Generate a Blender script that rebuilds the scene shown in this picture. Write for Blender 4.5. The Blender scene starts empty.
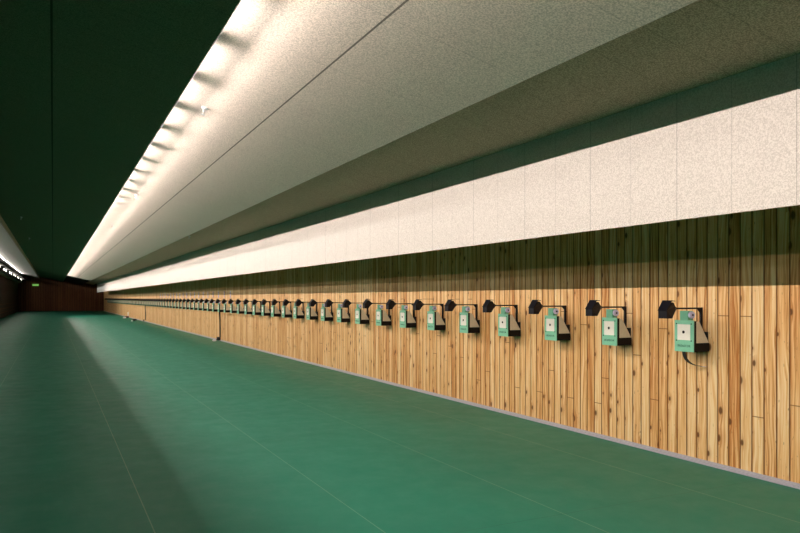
import bpy, bmesh, math, random
from mathutils import Vector, Matrix
random.seed(7)
S = bpy.context.scene
C = S.collection
# ------------------------------------------------------------------ frame of the place
# x = across the hall (targets at +x), y = along the hall, z = up; eye at (0,0,EYE)
F = 700.0
EYE = 1.83
TH = math.atan(347.0 / F)
ct, st = math.cos(TH), math.sin(TH)
Y0, Y1 = -12.0, 107.0           # ends of the hall
WX = 6.416                      # target wall
def floor_pt(px, py):
    d = F * EYE / (py - 298.0); r = (px - 400.0) / F * d
    return Vector((r * ct + d * st, -r * st + d * ct, 0))
def ray(px, py):
    r = (px - 400.0) / F; u = (298.0 - py) / F
    return Vector((r * ct + st, -r * st + ct, u))

# ------------------------------------------------------------------ node helpers
class G:
    def __init__(s, name):
        s.m = bpy.data.materials.new(name); s.m.use_nodes = True
        s.t = s.m.node_tree; s.n = s.t.nodes; s.b = s.n['Principled BSDF']
    def node(s, typ, **kw):
        nd = s.n.new(typ)
        for k, v in kw.items(): setattr(nd, k, v)
        return nd
    def put(s, sock, v):
        if isinstance(v, bpy.types.NodeSocket): s.t.links.new(v, sock)
        elif isinstance(v, (tuple, list)) and len(v) == 3 and len(sock.default_value) == 4: sock.default_value = (*v, 1)
        else: sock.default_value = v
    def math(s, op, a, b=0.0, c=0.0):
        nd = s.node('ShaderNodeMath', operation=op)
        for i, v in enumerate((a, b, c)): s.put(nd.inputs[i], v)
        return nd.outputs[0]
    def xyz(s):
        g = s.node('ShaderNodeNewGeometry'); sp = s.node('ShaderNodeSeparateXYZ')
        s.t.links.new(g.outputs['Position'], sp.inputs[0]); return g.outputs['Position'], *sp.outputs
    def comb(s, x, y, z):
        nd = s.node('ShaderNodeCombineXYZ')
        for i, v in enumerate((x, y, z)): s.put(nd.inputs[i], v)
        return nd.outputs[0]
    def noise(s, vec, scale, detail=2.0, rough=.5):
        nd = s.node('ShaderNodeTexNoise'); s.put(nd.inputs['Vector'], vec)
        nd.inputs['Scale'].default_value = scale; nd.inputs['Detail'].default_value = detail; nd.inputs['Roughness'].default_value = rough
        return nd.outputs[0]
    def rnd(s, w):
        nd = s.node('ShaderNodeTexWhiteNoise', noise_dimensions='1D'); s.put(nd.inputs['W'], w)
        return nd.outputs['Value']
    def ramp(s, fac, stops):
        nd = s.node('ShaderNodeValToRGB'); s.put(nd.inputs[0], fac); el = nd.color_ramp.elements
        while len(el) < len(stops): el.new(.5)
        for e, (p, c) in zip(el, stops): e.position = p; e.color = (*c, 1) if len(c) == 3 else c
        return nd.outputs[0]
    def mix(s, fac, a, b, mode='MIX'):
        nd = s.node('ShaderNodeMix', data_type='RGBA', blend_type=mode)
        s.put(nd.inputs['Factor'], fac); s.put(nd.inputs['A'], a) if 0 else None
        s.put(nd.inputs[6], a); s.put(nd.inputs[7], b)
        return nd.outputs[2]
    def step(s, v, lo, hi):     # smooth 0..1
        nd = s.node('ShaderNodeMapRange', interpolation_type='SMOOTHSTEP'); s.put(nd.inputs[0], v)
        nd.inputs[1].default_value = lo; nd.inputs[2].default_value = hi
        return nd.outputs[0]
    def bump(s, h, dist, strength=1.0):
        nd = s.node('ShaderNodeBump'); s.put(nd.inputs['Height'], h)
        nd.inputs['Distance'].default_value = dist; nd.inputs['Strength'].default_value = strength
        s.t.links.new(nd.outputs[0], s.b.inputs['Normal'])
    def line(s, v, phase, pitch, w):   # 1 on a line every pitch
        u = s.math('DIVIDE', s.math('SUBTRACT', v, phase - pitch / 2), pitch)
        f = s.math('ABSOLUTE', s.math('SUBTRACT', s.math('FRACT', u), .5))
        return s.math('LESS_THAN', f, w / 2 / pitch)
    def done(s, col, rough=.6, spec=.3):
        s.put(s.b.inputs['Base Color'], col); s.put(s.b.inputs['Roughness'], rough)
        s.b.inputs['Specular IOR Level'].default_value = spec
        return s.m

def plain(name, col, rough=.5, spec=.4, var=.06, scale=40, metal=0.0):
    g = G(name); p = g.xyz()[0]
    n = g.noise(p, scale, 3)
    a = tuple(c * (1 - var) for c in col); b = tuple(min(1, c * (1 + var)) for c in col)
    g.b.inputs['Metallic'].default_value = metal
    return g.done(g.ramp(n, [(.3, a), (.7, b)]), rough, spec)

def board(name, base, dark, seams=(), amount=.75, scale=95):
    """mineral fibre board: fine speckle, pinholes, seams"""
    g = G(name); p, x, y, z = g.xyz()
    n = g.noise(p, scale, 4, .75)
    sp = g.step(n, .43, .56)
    big = g.noise(p, .9, 2)
    col = g.mix(g.math('MULTIPLY', g.math('SUBTRACT', 1.0, sp), amount), base, dark)
    col = g.mix(g.math('MULTIPLY', big, .12), col, dark)
    for ax, ph, pitch, w, k in seams:
        ln = g.line({'x': x, 'y': y}[ax], ph, pitch, w)
        col = g.mix(g.math('MULTIPLY', ln, k), col, tuple(c * .12 for c in base))
    g.bump(n, .004, .5)
    return g.done(col, .9, .12)

def wood(name, lo, mid, hi, groove, gain=1.0, axis='y', phase=4.413, pitch=.1371):
    g = G(name); p, x, y, z = g.xyz()
    a = {'x': x, 'y': y}[axis]
    u = g.math('DIVIDE', g.math('SUBTRACT', a, phase), pitch)
    pid = g.math('FLOOR', u); f = g.math('FRACT', u)
    r1 = g.rnd(pid); r2 = g.rnd(g.math('ADD', pid, 311.5)); r3 = g.rnd(g.math('ADD', pid, 77.25)); r4 = g.rnd(g.math('ADD', pid, 912.125))
    # knots: one possible per cell of the board
    kv = g.comb(g.math('ADD', g.math('MULTIPLY', f, .9), g.math('MULTIPLY', pid, 7.0)), g.math('MULTIPLY_ADD', z, 3.6, g.math('MULTIPLY', r2, 9.0)), 0.0)
    vo = g.node('ShaderNodeTexVoronoi', voronoi_dimensions='2D', feature='F1'); g.put(vo.inputs['Vector'], kv); vo.inputs['Scale'].default_value = 1.0
    sc = g.node('ShaderNodeSeparateColor'); g.t.links.new(vo.outputs['Color'], sc.inputs[0])
    dist = vo.outputs['Distance']
    pres = g.math('GREATER_THAN', sc.outputs[0], .66)
    size = g.math('MULTIPLY_ADD', sc.outputs[1], .13, .06)
    dn = g.math('DIVIDE', dist, size)
    knot = g.math('MULTIPLY', g.math('SUBTRACT', 1.0, g.step(dn, .55, 1.15)), pres)
    halo = g.math('MULTIPLY', g.math('SUBTRACT', 1.0, g.step(dn, .8, 3.4)), pres)
    # grain runs up the board and bows round the knots
    warp = g.math('MULTIPLY', halo, .55)
    wob = g.noise(g.comb(g.math('MULTIPLY', a, 4.0), g.math('MULTIPLY', z, 1.1), r1), 1.0, 2)
    gv = g.comb(g.math('ADD', g.math('MULTIPLY_ADD', a, 46.0, g.math('MULTIPLY', wob, 5.0)), warp), g.math('MULTIPLY_ADD', z, .9, g.math('MULTIPLY', r1, 60.0)), r3)
    gr = g.noise(gv, 1.0, 4, .6)
    fine = g.noise(g.comb(g.math('MULTIPLY', a, 190.0), g.math('MULTIPLY', z, 5.0), r2), 1.0, 2)
    tone = g.math('ADD', g.math('MULTIPLY_ADD', gr, 2.1, -1.05), g.math('MULTIPLY_ADD', r1, .38, .33))
    tone = g.math('ADD', tone, g.math('MULTIPLY_ADD', fine, .3, -.15))
    col = g.ramp(tone, [(.12, lo), (.48, mid), (.85, hi)])
    col = g.mix(g.math('MULTIPLY', halo, .4), col, lo)
    col = g.mix(g.math('MULTIPLY', knot, .9), col, tuple(c * .24 for c in lo))
    # small resin flecks
    fl = g.noise(g.comb(g.math('MULTIPLY', a, 60.0), g.math('MULTIPLY', z, 14.0), r4), 1.0, 1)
    col = g.mix(g.math('MULTIPLY', g.step(fl, .72, .77), .55), col, tuple(c * .25 for c in lo))
    # stained tongue-and-groove joints
    e = g.math('MINIMUM', f, g.math('SUBTRACT', 1.0, f))
    col = g.mix(g.math('MULTIPLY', g.math('SUBTRACT', 1.0, g.step(e, .028, .085)), .95), col, groove)
    # butt joints on some boards
    zj = g.math('MULTIPLY_ADD', g.math('FLOOR', g.math('MULTIPLY', r3, 9.0)), .17, .45)
    bj = g.math('MULTIPLY', g.math('LESS_THAN', g.math('ABSOLUTE', g.math('SUBTRACT', z, zj)), .0055), g.math('GREATER_THAN', r4, .52))
    col = g.mix(g.math('MULTIPLY', bj, .75), col, groove)
    g.bump(g.math('MULTIPLY', gr, 1.0), .0015, .3)
    return g.done(col, .55, .25)

M = {}
M['wood'] = wood('pine_boards', (.50, .185, .045), (.82, .48, .19), (.95, .71, .40), (.25, .08, .018))
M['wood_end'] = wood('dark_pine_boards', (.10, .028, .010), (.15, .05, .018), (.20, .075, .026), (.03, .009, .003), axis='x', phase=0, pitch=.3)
M['wood_dark'] = wood('dark_bench_boards', (.03, .012, .007), (.045, .017, .009), (.06, .022, .012), (.01, .004, .003))
WHITE = (.92, .80, .72); DARK = (.34, .305, .27)
M['ceil_lit'] = board('ceiling_fibre_board', WHITE, DARK, [('y', 3.546, 1.27, .010, .22), ('x', 2.28, 30, .018, .85)], .6, 70)
M['ceil_green'] = board('dark_green_fibre_board', (.20, .25, .165), (.08, .11, .07), [('y', 5.52, .72, .012, .3), ('x', -.012, 30, .02, .85)], .8, 75)
M['ceil_soffit'] = board('soffit_fibre_board', (.62, .47, .33), (.23, .175, .12), [('y', 3.396, .565, .009, .3)], .8, 75)  # same board as the lit ceiling, darkened to carry the soffit's shade
M['panel'] = board('white_fibre_board', (.86, .80, .755), (.50, .45, .41), [('y', 3.396, 1.13, .009, .38), ('y', 3.961, 1.13, .007, .22)], .6, 85)
M['beige'] = plain('beige_paint', (.42, .37, .25), .8, .2)
M['black_paint'] = plain('black_paint', (.012, .012, .013), .7, .2)
M['void'] = plain('dark_brown_void', (.02, .012, .009), .9, .1)
M['strip'] = plain('lavender_aluminium', (.46, .43, .50), .4, .5)

g = G('green_vinyl'); p, x, y, z = g.xyz()
n = g.noise(p, .55, 3); n2 = g.noise(g.comb(g.math('MULTIPLY', x, 12.0), g.math('MULTIPLY', y, 2.0), 0.0), 1.0, 4, .6); n3 = g.noise(p, 160, 2)
col = g.ramp(n, [(.3, (.013, .168, .110)), (.7, (.018, .196, .130))])
col = g.mix(g.math('MULTIPLY', g.step(n2, .5, .75), .10), col, (.05, .25, .17))
col = g.mix(g.math('MULTIPLY', g.step(n3, .55, .7), .12), col, (.01, .10, .065))
for ph in (-.98, .712, 2.32, 3.88, 5.45):
    d = g.math('ABSOLUTE', g.math('SUBTRACT', x, ph))
    col = g.mix(g.math('MULTIPLY', g.math('LESS_THAN', d, .0045), .34), col, (.45, .52, .36))
cr = g.math('MULTIPLY', g.math('LESS_THAN', g.math('ABSOLUTE', g.math('SUBTRACT', y, 4.7)), .004), g.math('GREATER_THAN', x, 2.32))
col = g.mix(g.math('MULTIPLY', cr, .5), col, (.006, .06, .04))
sc_ = g.noise(g.comb(g.math('MULTIPLY', x, 3.0), g.math('MULTIPLY', y, 3.0), 4.0), 1.0, 5, .7)
g.bump(g.noise(p, 60, 3), .002, .12)
M['floor'] = g.done(col, g.ramp(sc_, [(.3, (.40,) * 3), (.7, (.52,) * 3)]), .16)

M['mint'] = plain('mint_green_enamel', (.24, .60, .41), .4, .4, .04)
M['mint_dark'] = plain('green_enamel', (.17, .46, .31), .4, .4, .04)
M['card'] = plain('white_card', (.92, .88, .80), .8, .2, .02)
M['ink'] = plain('black_ink', (.012, .012, .012), .8, .2)
M['letter'] = plain('dark_green_ink', (.03, .12, .08), .7, .2)
M['black'] = plain('black_steel', (.007, .006, .008), .45, .3, .2)
M['housing'] = plain('black_brown_plastic', (.005, .004, .004), .6, .2, .2)
M['cream'] = plain('cream_sheet', (.66, .58, .44), .6, .3, .04)
M['paper'] = plain('lavender_paper', (.66, .62, .86), .8, .2, .04)
M['lamp'] = plain('black_lamp_enamel', (.005, .005, .010), .4, .25, .2)
M['rubber'] = plain('black_rubber', (.012, .012, .014), .5, .4, .2)
M['white'] = plain('white_plastic', (.85, .84, .86), .5, .4, .03)
M['tick'] = plain('pale_blue_plastic', (.50, .52, .92), .4, .5, .03)
M['chrome'] = plain('brushed_steel', (.62, .63, .64), .3, .5, .05, 40, .8)
M['maroon'] = plain('maroon_card', (.12, .012, .03), .7, .2)

def area(name, parent, loc, tilt, w, L, col, power):
    """light given off by a lamp: L along the hall, w across; tilt = degrees below level, towards +x"""
    d = bpy.data.lights.new(name, 'AREA'); d.shape = 'RECTANGLE'; d.size = L; d.size_y = w; d.energy = power; d.color = col
    o = bpy.data.objects.new(name, d); C.objects.link(o); o.parent = parent
    t = math.radians(tilt); z = -Vector((math.cos(t), 0, -math.sin(t))); x = Vector((0, 1, 0)); y = z.cross(x)
    o.matrix_local = Matrix(((x.x, y.x, z.x, loc[0]), (x.y, y.y, z.y, loc[1]), (x.z, y.z, z.z, loc[2]), (0, 0, 0, 1)))
    return o
def glow(name, col, strength):
    g = G(name); g.done((.9, .9, .9), .5)
    g.b.inputs['Emission Color'].default_value = (*col, 1); g.b.inputs['Emission Strength'].default_value = strength
    return g.m
M['tube'] = glow('lit_tube', (1.0, .875, .80), 8.0)
M['tube_far'] = glow('lit_tube_cool', (.95, .97, .92), 8.0)
M['flood'] = glow('lit_flood_strip', (1.0, .875, .785), 8.0)
M['exit'] = glow('lit_green_diffuser', (.30, 1.0, .10), .4)
M['washer'] = glow('lit_wall_lamp', (1.0, .93, .80), 12.0)
for k in ('tube', 'flood', 'tube_far', 'washer'): M[k].cycles.emission_sampling = 'NONE'

# ------------------------------------------------------------------ mesh helpers
def box(bm, lo, hi):
    x0, y0, z0 = lo; x1, y1, z1 = hi
    v = [bm.verts.new(c) for c in ((x0, y0, z0), (x1, y0, z0), (x1, y1, z0), (x0, y1, z0), (x0, y0, z1), (x1, y0, z1), (x1, y1, z1), (x0, y1, z1))]
    for f in ((0, 3, 2, 1), (4, 5, 6, 7), (0, 1, 5, 4), (1, 2, 6, 5), (2, 3, 7, 6), (3, 0, 4, 7)): bm.faces.new([v[i] for i in f])
    return bm
def prism(bm, prof, y0, y1):        # profile of (x,z) run along y
    a = [bm.verts.new((q[0], y0, q[1])) for q in prof]; b = [bm.verts.new((q[0], y1, q[1])) for q in prof]
    n = len(prof); bm.faces.new(a); bm.faces.new(b[::-1])
    for i in range(n): bm.faces.new((a[i], b[i], b[(i + 1) % n], a[(i + 1) % n]))
    return bm
def frames(pts):
    out = []
    for i, q in enumerate(pts):
        d = (Vector(pts[min(i + 1, len(pts) - 1)]) - Vector(pts[max(i - 1, 0)])).normalized()
        u = d.cross(Vector((0, 0, 1)))
        if u.length < 1e-4: u = d.cross(Vector((0, 1, 0)))
        u.normalize(); out.append((Vector(q), u, d.cross(u).normalized()))
    return out
def tube(bm, pts, r, n=10):
    rings = []
    for i, (q, u, w) in enumerate(frames(pts)):
        rr = r[i] if isinstance(r, (list, tuple)) else r
        rings.append([bm.verts.new(q + (u * math.cos(2 * math.pi * k / n) + w * math.sin(2 * math.pi * k / n)) * rr) for k in range(n)])
    for a, b in zip(rings, rings[1:]):
        for k in range(n): bm.faces.new((a[k], a[(k + 1) % n], b[(k + 1) % n], b[k]))
    bm.faces.new(rings[0][::-1]); bm.faces.new(rings[-1])
    return bm
def ribbon(bm, pts, side, thick):
    """flat band: pts is the centre line, side the half width vector"""
    side = Vector(side); rows = []
    for i, q in enumerate(pts):
        d = (Vector(pts[min(i + 1, len(pts) - 1)]) - Vector(pts[max(i - 1, 0)])).normalized()
        nn = d.cross(side).normalized() * thick / 2; q = Vector(q)
        rows.append([bm.verts.new(q + s * side + t * nn) for s, t in ((-1, -1), (1, -1), (1, 1), (-1, 1))])
    for a, b in zip(rows, rows[1:]):
        for k in range(4): bm.faces.new((a[k], a[(k + 1) % 4], b[(k + 1) % 4], b[k]))
    bm.faces.new(rows[0][::-1]); bm.faces.new(rows[-1])
    return bm
def link(name, bm, mat, parent=None, bev=0.0, smooth=False):
    bmesh.ops.recalc_face_normals(bm, faces=bm.faces)
    if bev: bmesh.ops.bevel(bm, geom=[e for e in bm.edges if e.calc_face_angle(0) > .5], offset=bev, segments=2, affect='EDGES', profile=.5)
    me = bpy.data.meshes.new(name); bm.to_mesh(me); bm.free()
    me.materials.append(M[mat] if isinstance(mat, str) else mat)
    if smooth:
        for q in me.polygons: q.use_smooth = True
        me.set_sharp_from_angle(angle=math.radians(40))
    o = bpy.data.objects.new(name, me); C.objects.link(o); o.parent = parent
    return o
def struct(name, bm, mat):
    o = link(name, bm, mat); o['kind'] = 'structure'; return o
def tag(o, label, cat, group=None):
    o['label'] = label; o['category'] = cat
    if group: o['group'] = group
    return o
def thing(name, loc, label, cat, group=None):
    o = bpy.data.objects.new(name, None); C.objects.link(o); o.location = loc; o.empty_display_size = .1
    return tag(o, label, cat, group)
def copy_tree(o, parent=None):
    c = o.copy(); C.objects.link(c); c.parent = parent
    for ch in o.children: copy_tree(ch, c)
    return c
ONES = 'zeroth first second third fourth fifth sixth seventh eighth ninth tenth eleventh twelfth thirteenth fourteenth fifteenth sixteenth seventeenth eighteenth nineteenth'.split()
TENS = {2: 'twent', 3: 'thirt', 4: 'fort', 5: 'fift', 6: 'sixt', 7: 'sevent', 8: 'eight'}
def ordinal(n):
    if n < 20: return ONES[n]
    t, u = divmod(n, 10)
    return TENS[t] + 'ieth' if u == 0 else TENS[t] + 'y-' + ONES[u]

# ------------------------------------------------------------------ the hall (section in x', h)
def P(xp, h): return (xp * ct, EYE + h)         # section point
LX = -4.66 * ct
struct('floor', box(bmesh.new(), (LX - .6, Y0 - .2, -.1), (WX + .2, Y1 + .2, 0)), 'floor')

def slab(bm, a, b, y0, y1, t=.016):
    (x0, z0), (x1, z1) = a, b
    return prism(bm, [(x0, z0), (x1, z1), (x1, z1 + t), (x0, z0 + t)], y0, y1)
A_R = P(1.40, 2.215); A_L = P(-1.848, 2.910)
B_R = P(3.971, 1.832); WL = P(.80, 2.513)
C_L = P(3.99, 2.181); C_R = P(5.62, 1.832)
WEND = 81.0
struct('ceiling', slab(bmesh.new(), A_L, A_R, Y0, Y1), 'ceil_green')
struct('ceiling', slab(bmesh.new(), WL, B_R, Y0, WEND, .02), 'ceil_lit')
bm = slab(bmesh.new(), (WL[0], WL[1] + .004), (B_R[0], B_R[1] + .004), WEND, Y1, .02)  # dark sheet stands in for the unlit void past the lit board
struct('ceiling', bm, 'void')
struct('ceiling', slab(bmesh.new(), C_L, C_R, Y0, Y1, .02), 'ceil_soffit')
# upstand that closes the step between the lit board and the soffit
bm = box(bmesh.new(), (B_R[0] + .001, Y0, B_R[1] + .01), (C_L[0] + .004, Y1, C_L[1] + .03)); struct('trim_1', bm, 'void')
# back of the cove above the dark green slab
bm = box(bmesh.new(), (WL[0] - .02, Y0, EYE + 2.362), (WL[0] - .002, Y1, WL[1] + .03)); struct('trim_2', bm, 'void')
# deck over everything
struct('ceiling', box(bmesh.new(), (LX - .6, Y0, EYE + 3.75), (WX + .2, Y1, EYE + 3.85)), 'void')

# hanging white board wall in front of the timber
PEND = 97.0
bm = box(bmesh.new(), (5.6 * ct, Y0, EYE + .70), (5.6 * ct + .03, PEND, C_R[1] + .002)); struct('wall_upper', bm, 'panel')
bm = box(bmesh.new(), (5.6 * ct + .03, Y0, EYE + 1.80), (WX, Y1, EYE + 1.84)); struct('ceiling', bm, 'void')

# timber wall: boards with open grooves
bm = bmesh.new(); pitch = .1371; k0 = int((Y0 - 4.413) / pitch) - 1; k1 = int((Y1 - 4.413) / pitch) + 1
prev = None
for k in range(k0, k1):
    ya = 4.413 + k * pitch
    for dy, dx in ((0, .012), (.0035, .012), (.0070, 0.0), (pitch - .0035, 0.0), (pitch, .012)):
        v = (bm.verts.new((WX + dx, ya + dy, 0)), bm.verts.new((WX + dx, ya + dy, EYE + 1.82)))
        if prev: bm.faces.new((prev[0], v[0], v[1], prev[1]))
        prev = v
o = struct('wall_right', bm, 'wood')
struct('wall_outer', box(bmesh.new(), (WX + .0125, Y0, -.05), (WX + .2, Y1, EYE + 3.8)), 'void')
bm = prism(bmesh.new(), [(WX - .022, 0), (WX, 0), (WX, .05), (WX - .008, .05), (WX - .012, .045), (WX - .012, .028), (WX - .022, .022)], Y0, Y1)
struct('baseboard_right', bm, 'strip')
# end walls
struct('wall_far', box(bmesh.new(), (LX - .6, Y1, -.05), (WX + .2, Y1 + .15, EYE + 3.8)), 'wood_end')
struct('wall_near', box(bmesh.new(), (LX - .6, Y0 - .15, -.05), (WX + .2, Y0, EYE + 3.8)), 'void')
struct('baseboard_far', box(bmesh.new(), (LX, Y1 - .02, 0), (WX - .022, Y1, .06)), 'void')

# left side: lit board, fascia, black lamp beam, dark firing-point front
Z_R = P(-1.848, 2.68); Z_L = P(-4.55, 3.258)
struct('ceiling', slab(bmesh.new(), Z_L, Z_R, Y0, Y1, .02), 'ceil_lit')
bm = box(bmesh.new(), (A_L[0] - .02, Y0, Z_R[1]), (A_L[0], Y1, A_L[1] + .016)); struct('trim_3', bm, 'beige')
bx = -4.07 * ct
struct('trim_4', box(bmesh.new(), (bx - .05, Y0, EYE + 2.03), (bx, Y1, EYE + 3.07)), 'black_paint')
bm = prism(bmesh.new(), [(bx, EYE + 2.48), (bx + .59, EYE + 2.38), (bx + .59, EYE + 2.29), (bx + .60, EYE + 2.29), (bx + .60, EYE + 2.395), (bx, EYE + 2.495)], Y0, Y1)  # visor added to keep the beam lamps off the ceiling and upper wall
struct('trim_5', bm, 'black_paint')
struct('trim_6', box(bmesh.new(), (LX - .2, Y0, EYE + 2.03), (bx - .05, Y1, EYE + 2.06)), 'beige')
struct('wall_left', box(bmesh.new(), (LX - .15, Y0, -.05), (LX, Y1, EYE + 3.3)), 'wood_dark')
for i, zz in enumerate((.45, .82, 1.22)):
    bm = box(bmesh.new(), (LX, Y0, zz), (LX + .03, Y1, zz + .05)); struct('trim_%d' % (7 + i), bm, 'wood_end')

# ------------------------------------------------------------------ lamps
def tube_light(name, mat, label, group, cat='light', L=.98, r=.013):
    t = thing(name, (0, 0, 0), label, cat, group)
    link('tube', tube(bmesh.new(), [(0, -L / 2, 0), (0, L / 2, 0)], r, 10), mat, t, smooth=True)
    for s in (-1, 1):
        link('socket', box(bmesh.new(), (-.03, min(s * L / 2, s * (L / 2 + .045)), -.025), (.04, max(s * L / 2, s * (L / 2 + .045)), .05)), 'white', t, .004)
    area('tube_glow', t, (r + .002, 0, 0), 0, .022, L, (1.0, .875, .80) if mat == 'tube' else (.95, .97, .92), 46 if mat == 'tube' else 45)
    if mat == 'tube':
        link('streak_blocker', box(bmesh.new(), (.19, PIT / 2 - .19, -.075), (.385, PIT / 2 + .19, .022)), 'black_paint', t, .003)  # unseen black block added between tubes to cast streaks on the lit board
    else:
        link('streak_blocker', box(bmesh.new(), (.08, PIT / 2 - .19, -.05), (.19, PIT / 2 + .19, .028)), 'black_paint', t, .003)  # same added block, cuts the left tubes' light into streaks
    return t
PIT = 1.22
first = None
ks = [k for k in range(-14, 62) if 5.17 + PIT * (k + 1) < WEND + .2]
for k in ks:
    if first is None:
        first = tube_light('cove_light', 'tube', 'bare tube light in the cove above the dark green ceiling edge', 'tube lights behind the dark green ceiling edge'); o = first
    else: o = copy_tree(first)
    o.location = (1.00 * ct, 5.17 + PIT * (k + .5), EYE + 2.352)
first = None
for k in ks:
    if first is None:
        # added unseen flood to light the target wall; hood fin blocks tube light
        t = thing('added_flood', (0, 0, 0), 'added hooded flood light, unseen, on the edge of the dark green ceiling', 'light', 'added hooded floods on the dark green ceiling edge')
        link('lamp_strip', tube(bmesh.new(), [(0, -.59, .008), (0, .59, .008)], .004, 10), 'flood', t, smooth=True)
        area('strip_glow', t, (.004, 0, .005), 31, .0085, 1.18, (1.0, .865, .775), 35)
        link('hood', prism(bmesh.new(), [(-.012, -.0085), (-.006, -.0085), (-.006, .0175), (.027, .0055), (.027, .062), (.0245, .062), (.0245, .010), (-.004, .0195), (-.012, .0195)], -.608, .608), 'black_paint', t)
        first = o = t
    else: o = copy_tree(first)
    o.location = (1.395 * ct, 5.17 + PIT * (k + .5), EYE + 2.2435)
first = None
for k in range(0, 72):
    y = 14 + PIT * k
    if first is None:
        first = tube_light('cove_light', 'tube_far', 'bare tube light above the black beam on the left', 'tube lights above the black beam'); o = first
    else: o = copy_tree(first)
    o.location = (-4.30 * ct, y, EYE + 3.125)
first = None; n = 0
WP = 8.2
ys = [y for y in (66.3 + WP * (k // 2) + 2.7 * (k % 2) for k in range(-22, 12)) if Y0 + 1 < y < Y1 - 1]
vis = 0
for y in ys:
    if first is None:
        t = thing('wall_washer', (0, 0, 0), 'x', 'light', 'white lamps under the black beam')
        link('diffuser', prism(bmesh.new(), [(.012, -.08), (.030, -.08), (.030, .08), (.012, .08)], -.45, .45), 'washer', t)
        area('diffuser_glow', t, (.032, 0, 0), 8, .15, .88, (1.0, .92, .76), 50)
        link('back_plate', box(bmesh.new(), (0, -.52, -.11), (.012, .52, .11)), 'black_paint', t)
        for s in (-1, 1): link('end_cap', box(bmesh.new(), (.012, min(s * .45, s * .52), -.11), (.045, max(s * .45, s * .52), .11)), 'black_paint', t)
        first = t
    else: t = copy_tree(first)
    t.location = (bx, y, EYE + 2.37)
    if y > 65:
        vis += 1
        t['label'] = 'white lamp on the black beam at far left, %s from the left picture edge' % ordinal(vis)
    else: t['label'] = 'white lamp on the black beam at left, outside the picture'

# ------------------------------------------------------------------ target units (origin on the wall at floor level below the unit)
def text_mesh(s, size):
    cu = bpy.data.curves.new('lettering', 'FONT'); cu.body = s; cu.size = size; cu.align_x = 'CENTER'; cu.align_y = 'CENTER'; cu.extrude = .0008; cu.resolution_u = 2
    ob = bpy.data.objects.new('lettering', cu); C.objects.link(ob)
    me = bpy.data.meshes.new_from_object(ob.evaluated_get(bpy.context.evaluated_depsgraph_get()))
    bpy.data.objects.remove(ob); bpy.data.curves.remove(cu)
    return me
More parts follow.
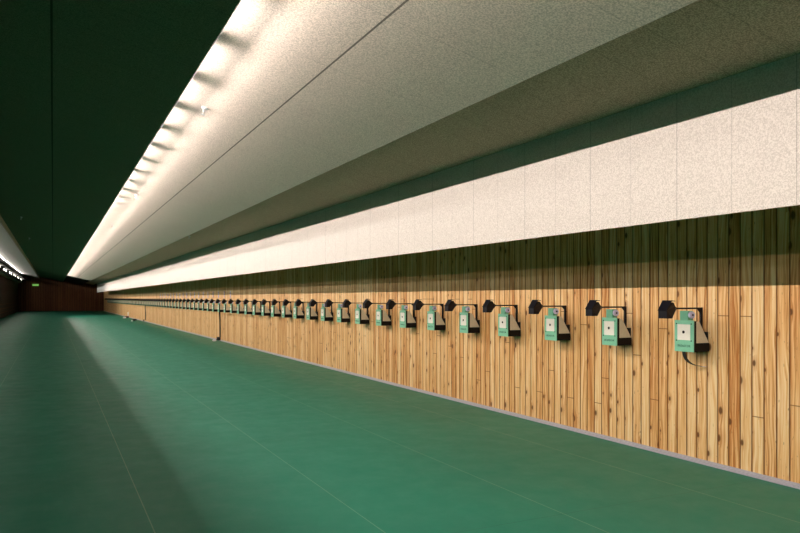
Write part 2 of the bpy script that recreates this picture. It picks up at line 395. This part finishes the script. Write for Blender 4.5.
# local axes: x to the wall (0 = wall face), y along the hall, z up
def make_target():
    t = thing('electronic_target', (0, 0, 0), 'x', 'target', 'electronic targets along the timber wall')
    hw = .128; fx = -.245
    fp = link('face_plate', box(bmesh.new(), (fx - .012, -hw, 1.205), (fx, hw, 1.548)), 'mint', t, .003)
    link('aiming_card', box(bmesh.new(), (fx - .0155, -.086, 1.332), (fx - .012, .086, 1.503)), 'card', fp)
    link('bullseye', tube(bmesh.new(), [(fx - .0155, .002, 1.419), (fx - .018, .002, 1.419)], .0165, 20), 'ink', fp)
    for sy in (-1, 1):
        for z in (1.326, 1.509):
            link('screw', tube(bmesh.new(), [(fx - .012, sy * .099, z), (fx - .017, sy * .099, z)], .0065, 8), 'ink', fp)
    me = text_mesh('SIUSASCOR', .034); me.materials.append(M['letter'])
    lt = bpy.data.objects.new('lettering', me); C.objects.link(lt); lt.parent = fp
    lt.matrix_local = Matrix(((0, 0, -1, fx - .0127), (-1, 0, 0, 0), (0, 1, 0, 1.268), (0, 0, 0, 1)))
    # black frame right behind the plate and the tray that carries the housing
    link('frame', box(bmesh.new(), (fx, -hw + .003, 1.29), (fx + .042, hw - .003, 1.540)), 'housing', t, .003)
    link('tray', box(bmesh.new(), (fx, -hw + .001, 1.207), (-.012, hw - .001, 1.30)), 'housing', t, .004)
    for sy in (-1, 1):
        y = sy * (hw - .006)
        link('side_plate', prism(bmesh.new(), [(fx + .034, 1.535), (fx + .078, 1.535), (-.018, 1.302), (fx + .034, 1.302)], y - .0035, y + .0035), 'cream', t, .001)
    link('rear_cover', prism(bmesh.new(), [(fx + .042, 1.53), (fx + .072, 1.53), (-.024, 1.302), (fx + .042, 1.302)], -hw + .012, hw - .012), 'housing', t, .003)
    # head box with the paper roll
    hb = link('head_box', box(bmesh.new(), (fx - .008, -.048, 1.548), (fx + .075, .060, 1.650)), 'mint_dark', t, .004)
    rl = link('paper_roll', tube(bmesh.new(), [(fx + .036, -.048, 1.605), (fx + .036, -.074, 1.605)], .038, 24), 'paper', hb, smooth=True)
    link('roll_hub', tube(bmesh.new(), [(fx + .036, -.074, 1.605), (fx + .036, -.082, 1.605)], .010, 12), 'ink', hb)
    # wall bracket and lamp arm
    link('wall_bracket', box(bmesh.new(), (-.030, -.105, 1.22), (-.001, .075, 1.42)), 'black', t, .003)
    am = bmesh.new(); ya = -.022
    box(am, (-.030, ya - .011, 1.42), (-.004, ya + .011, 1.686)); box(am, (-.41, ya - .008, 1.668), (-.030, ya + .008, 1.686))
    prism(am, [(-.030, 1.625), (-.030, 1.668), (-.075, 1.668)], ya - .006, ya + .006)
    arm = link('lamp_arm', am, 'black', t)
    hd = bmesh.new(); prof = [(-.600, 1.572), (-.600, 1.655), (-.535, 1.742), (-.500, 1.742), (-.450, 1.700), (-.410, 1.690), (-.410, 1.664), (-.455, 1.640), (-.520, 1.572)]
    w = [.058, .058, .058, .058, .036, .014, .014, .036, .058]
    a = [hd.verts.new((q[0], ya - ww, q[1])) for q, ww in zip(prof, w)]; b = [hd.verts.new((q[0], ya + ww, q[1])) for q, ww in zip(prof, w)]
    nn = len(prof)
    hd.faces.new(a); hd.faces.new(b[::-1])
    for i in range(nn): hd.faces.new((a[i], b[i], b[(i + 1) % nn], a[(i + 1) % nn]))
    lh = link('lamp_head', hd, 'lamp', t)
    link('visor', prism(bmesh.new(), [(-.608, 1.655), (-.602, 1.655), (-.530, 1.758), (-.480, 1.754), (-.480, 1.760), (-.533, 1.765)], ya - .062, ya + .062), 'lamp', lh)
    return t
LS = 1.1425
proto = make_target(); units = []
for i in range(80):
    o = proto if i == 0 else copy_tree(proto)
    o.location = (WX, 5.46 + LS * i, .04); units.append(o)
    if i == 0: lb = 'mint green electronic target nearest the camera, black band curling out below it'
    elif i == 79: lb = 'mint green electronic target nearest the far end wall, last of the row'
    elif i == 21: lb = 'green electronic target with long black band hanging to the floor, twenty-second from the near end'
    elif i == 44: lb = 'green electronic target with thin black band above a coil, forty-fifth from the near end'
    else: lb = 'mint green electronic target on the pine wall, %s from the near end' % ordinal(i + 1)
    o['label'] = lb
def band(parent, pts, side=(.010, .032, 0)):
    return link('rubber_band', ribbon(bmesh.new(), pts, side, .004), 'rubber', parent, smooth=True)
# curl under the near unit
pts = [(-.20, .05, 1.207)]
for k in range(1, 15):
    u = k / 14; pts.append((-.20 + .15 * u ** 2.2,   .05 - .09 * u * u, 1.207 - .165 * math.sin(u * 1.45)))
band(units[0], pts)
link('band_end', ribbon(bmesh.new(), [(-.052, -.04, 1.041), (-.03, -.055, 1.037), (-.004, -.07, 1.036)], (0, .012, 0), .003), 'paper', units[0])
def long_band(u, xo, sway):
    pts = []
    for k in range(25):
        q = k / 24; pts.append((xo + .03 * math.sin(q * 2.4), sway * math.sin(q * 3.0), 1.207 * (1 - q) + .14 * q))
    band(u, pts, (.030, 0, 0))
long_band(units[21], -.20, .05); long_band(units[44], -.20, .02)

# narrow pale blue strips on the wall above part of the row
o0 = None
for i in range(20, 39):
    y = 5.46 + LS * i
    lb = 'narrow pale blue strip on the shaded timber above the %s target from the near end' % ordinal(i + 1)
    if o0 is None: o0 = link('marker_strip', box(bmesh.new(), (-.02, -.018, 1.79), (.001, .018, 2.08)), 'tick', bev=.003); o = o0
    else: o = o0.copy(); C.objects.link(o)
    o.location = (WX, y, .04); tag(o, lb, 'marker', 'pale blue strips above the targets')

# ------------------------------------------------------------------ sprinklers, found where the photo's rays meet each board
def hit(px, py, a, b):
    d = ray(px, py); (x0, z0), (x1, z1) = a, b; m = (z1 - z0) / (x1 - x0)
    s = (z0 - EYE - m * x0) / (d.z - m * d.x)
    return Vector((0, 0, EYE)) + d * s
def sprinkler():
    t = thing('sprinkler', (0, 0, 0), 'x', 'sprinkler')
    link('rose', tube(bmesh.new(), [(0, 0, 0), (0, 0, -.006), (0, 0, -.014)], [.042, .040, .020], 20), 'white', t, smooth=True)
    link('body', tube(bmesh.new(), [(0, 0, -.012), (0, 0, -.035), (0, 0, -.052)], [.014, .014, .010], 12), 'chrome', t, smooth=True)
    for s in (-1, 1): link('yoke_arm', tube(bmesh.new(), [(0, s * .010, -.040), (0, s * .021, -.060), (0, s * .006, -.082)], .0035, 6), 'chrome', t)
    link('deflector', tube(bmesh.new(), [(0, 0, -.082), (0, 0, -.087)], .026, 16), 'chrome', t)
    return t
sp = None
for px, py, a, b, lb in ((204.5, 108, WL, B_R, 'nearest white sprinkler on the brightly lit ceiling board beside the tube cove'),
                         (136, 195, WL, B_R, 'second white sprinkler along the lit ceiling board, farther down the hall'),
                         (112.5, 225, WL, B_R, 'third and farthest white sprinkler along the lit ceiling board'),
                         (189.5, 236, C_L, C_R, 'small sprinkler under the shaded soffit beside the white upper wall'),
                         (21.5, 217, A_L, A_R, 'small sprinkler under the dark green ceiling slab, nearer of two'),
                         (29.5, 238, A_L, A_R, 'small sprinkler under the dark green ceiling slab, farther of two')):
    o = sp if sp and 0 else (sprinkler() if sp is None else copy_tree(sp))
    sp = sp or o
    o.location = hit(px, py, a, b); o['label'] = lb; o['group'] = 'ceiling sprinklers'
    (x0, z0), (x1, z1) = a, b; o.rotation_euler = (0, -math.atan((z1 - z0) / (x1 - x0)), 0)

d = ray(35.5, 285.0); d = Vector((0, 0, EYE)) + d * (Y1 / d.y)
t = thing('green_glow_box', (d.x, Y1, d.z), 'added green glow box high on the dark far wall, left corner', 'light')  # added glowing box, gives the green glow in the far corner
link('housing', box(bmesh.new(), (-.42, -.05, -.17), (.42, .002, .17)), 'black_paint', t, .004)
link('diffuser', box(bmesh.new(), (-.38, -.16, -.13), (.38, -.05, .13)), 'exit', t, .01)

# ------------------------------------------------------------------ things left on the floor along the wall
def coil(loc, r, h, label):
    bm = bmesh.new(); pts = []
    for k in range(90):
        a = k * .36; rr = r * (1 - .25 * (k / 90) + .12 * math.sin(k * 1.3)); pts.append((rr * math.cos(a), rr * math.sin(a) * .8, .02 + h * (k / 90) * (.7 + .3 * abs(math.sin(a * .5)))))
    tube(bm, pts, .016, 6)
    o = link('band_coil', bm, 'rubber', smooth=True); o.location = loc; return tag(o, label, 'coil')
q = units[21].location
q = floor_pt(218.8, 340.8); coil((q.x, q.y, 0), .095, .15, 'heap of black band coiled on the floor at the foot of the timber wall')
def crumple(name, mat, loc, sx, sy, sz, label, cat, seed):
    bm = bmesh.new(); bmesh.ops.create_icosphere(bm, subdivisions=3, radius=1); rng = random.Random(seed)
    for v in bm.verts:
        k = 1 + rng.uniform(-.16, .12); v.co = Vector((v.co.x * sx * k, v.co.y * sy * k, max(0, (v.co.z + .85) * sz / 1.85 * k)))
    o = link(name, bm, mat); o.location = loc; return tag(o, label, cat)
p_ = floor_pt(214.3, 341.3)
crumple('paper_scrap', 'white', p_, .085, .12, .08, 'crumpled white paper on the green floor beside the heap of black band', 'paper', 3)
q = units[44].location
q = floor_pt(144.6, 321.3); coil((q.x, q.y, 0), .10, .13, 'small dark coil on the floor below the second hanging black band, far down the hall')
# far group
p_ = floor_pt(128.4, 317.3)
t = thing('paper_tube', (p_.x, p_.y, 0), 'tall white paper tube standing on the floor far down the hall by the wall', 'tube')
link('roll', tube(bmesh.new(), [(0, 0, .02), (0, 0, .46)], .065, 20), 'white', t, smooth=True)
link('base', tube(bmesh.new(), [(0, 0, 0), (0, 0, .02)], .075, 20), 'maroon', t)
link('cap', tube(bmesh.new(), [(0, 0, .46), (0, 0, .49)], [.068, .060], 20), 'white', t)
p2 = floor_pt(126.9, 317.6)
bm = bmesh.new(); box(bm, (-.16, -.12, 0), (.16, .12, .13)); o = link('carton', bm, 'maroon', bev=.006); o.location = (p2.x - .02, p2.y - .05, 0); o.rotation_euler = (0, 0, .3)
tag(o, 'small maroon carton at the foot of the white paper tube', 'box')
p3 = floor_pt(124.6, 318.4); crumple('paper_scrap', 'white', p3, .14, .14, .15, 'white paper scrap on the floor left of the maroon carton', 'paper', 5)
p4 = floor_pt(134.6, 320.8); crumple('cloth_bundle', 'rubber', p4, .16, .2, .16, 'small black cloth bundle on the floor right of the white paper tube', 'bundle', 9)
p5 = floor_pt(133.4, 321.4); crumple('paper_scrap', 'white', (p5.x - .12, p5.y - .1, 0), .07, .1, .08, 'scrap of white paper lying against the small black bundle', 'paper', 11)

# ------------------------------------------------------------------ camera and view
cam = bpy.data.cameras.new('camera'); co = bpy.data.objects.new('camera', cam); C.objects.link(co)
cam.sensor_fit = 'HORIZONTAL'; cam.sensor_width = 36; cam.lens = F / 800 * 36; cam.shift_y = 31.5 / 800
cam.clip_start = .05; cam.clip_end = 400
co.location = (0, 0, EYE); co.rotation_euler = (math.pi / 2, 0, -TH)
S.camera = co
w = bpy.data.worlds.new('hall_dark'); S.world = w; w.use_nodes = True
w.node_tree.nodes['Background'].inputs[0].default_value = (0, 0, 0, 1)
vs = S.view_settings; vs.view_transform = 'Standard'; vs.look = 'None'; vs.gamma = 1; vs.use_curve_mapping = False
vs.exposure = 0.0
S.cycles.use_denoising = True; S.cycles.max_bounces = 8; S.cycles.diffuse_bounces = 6; S.cycles.sample_clamp_indirect = 6
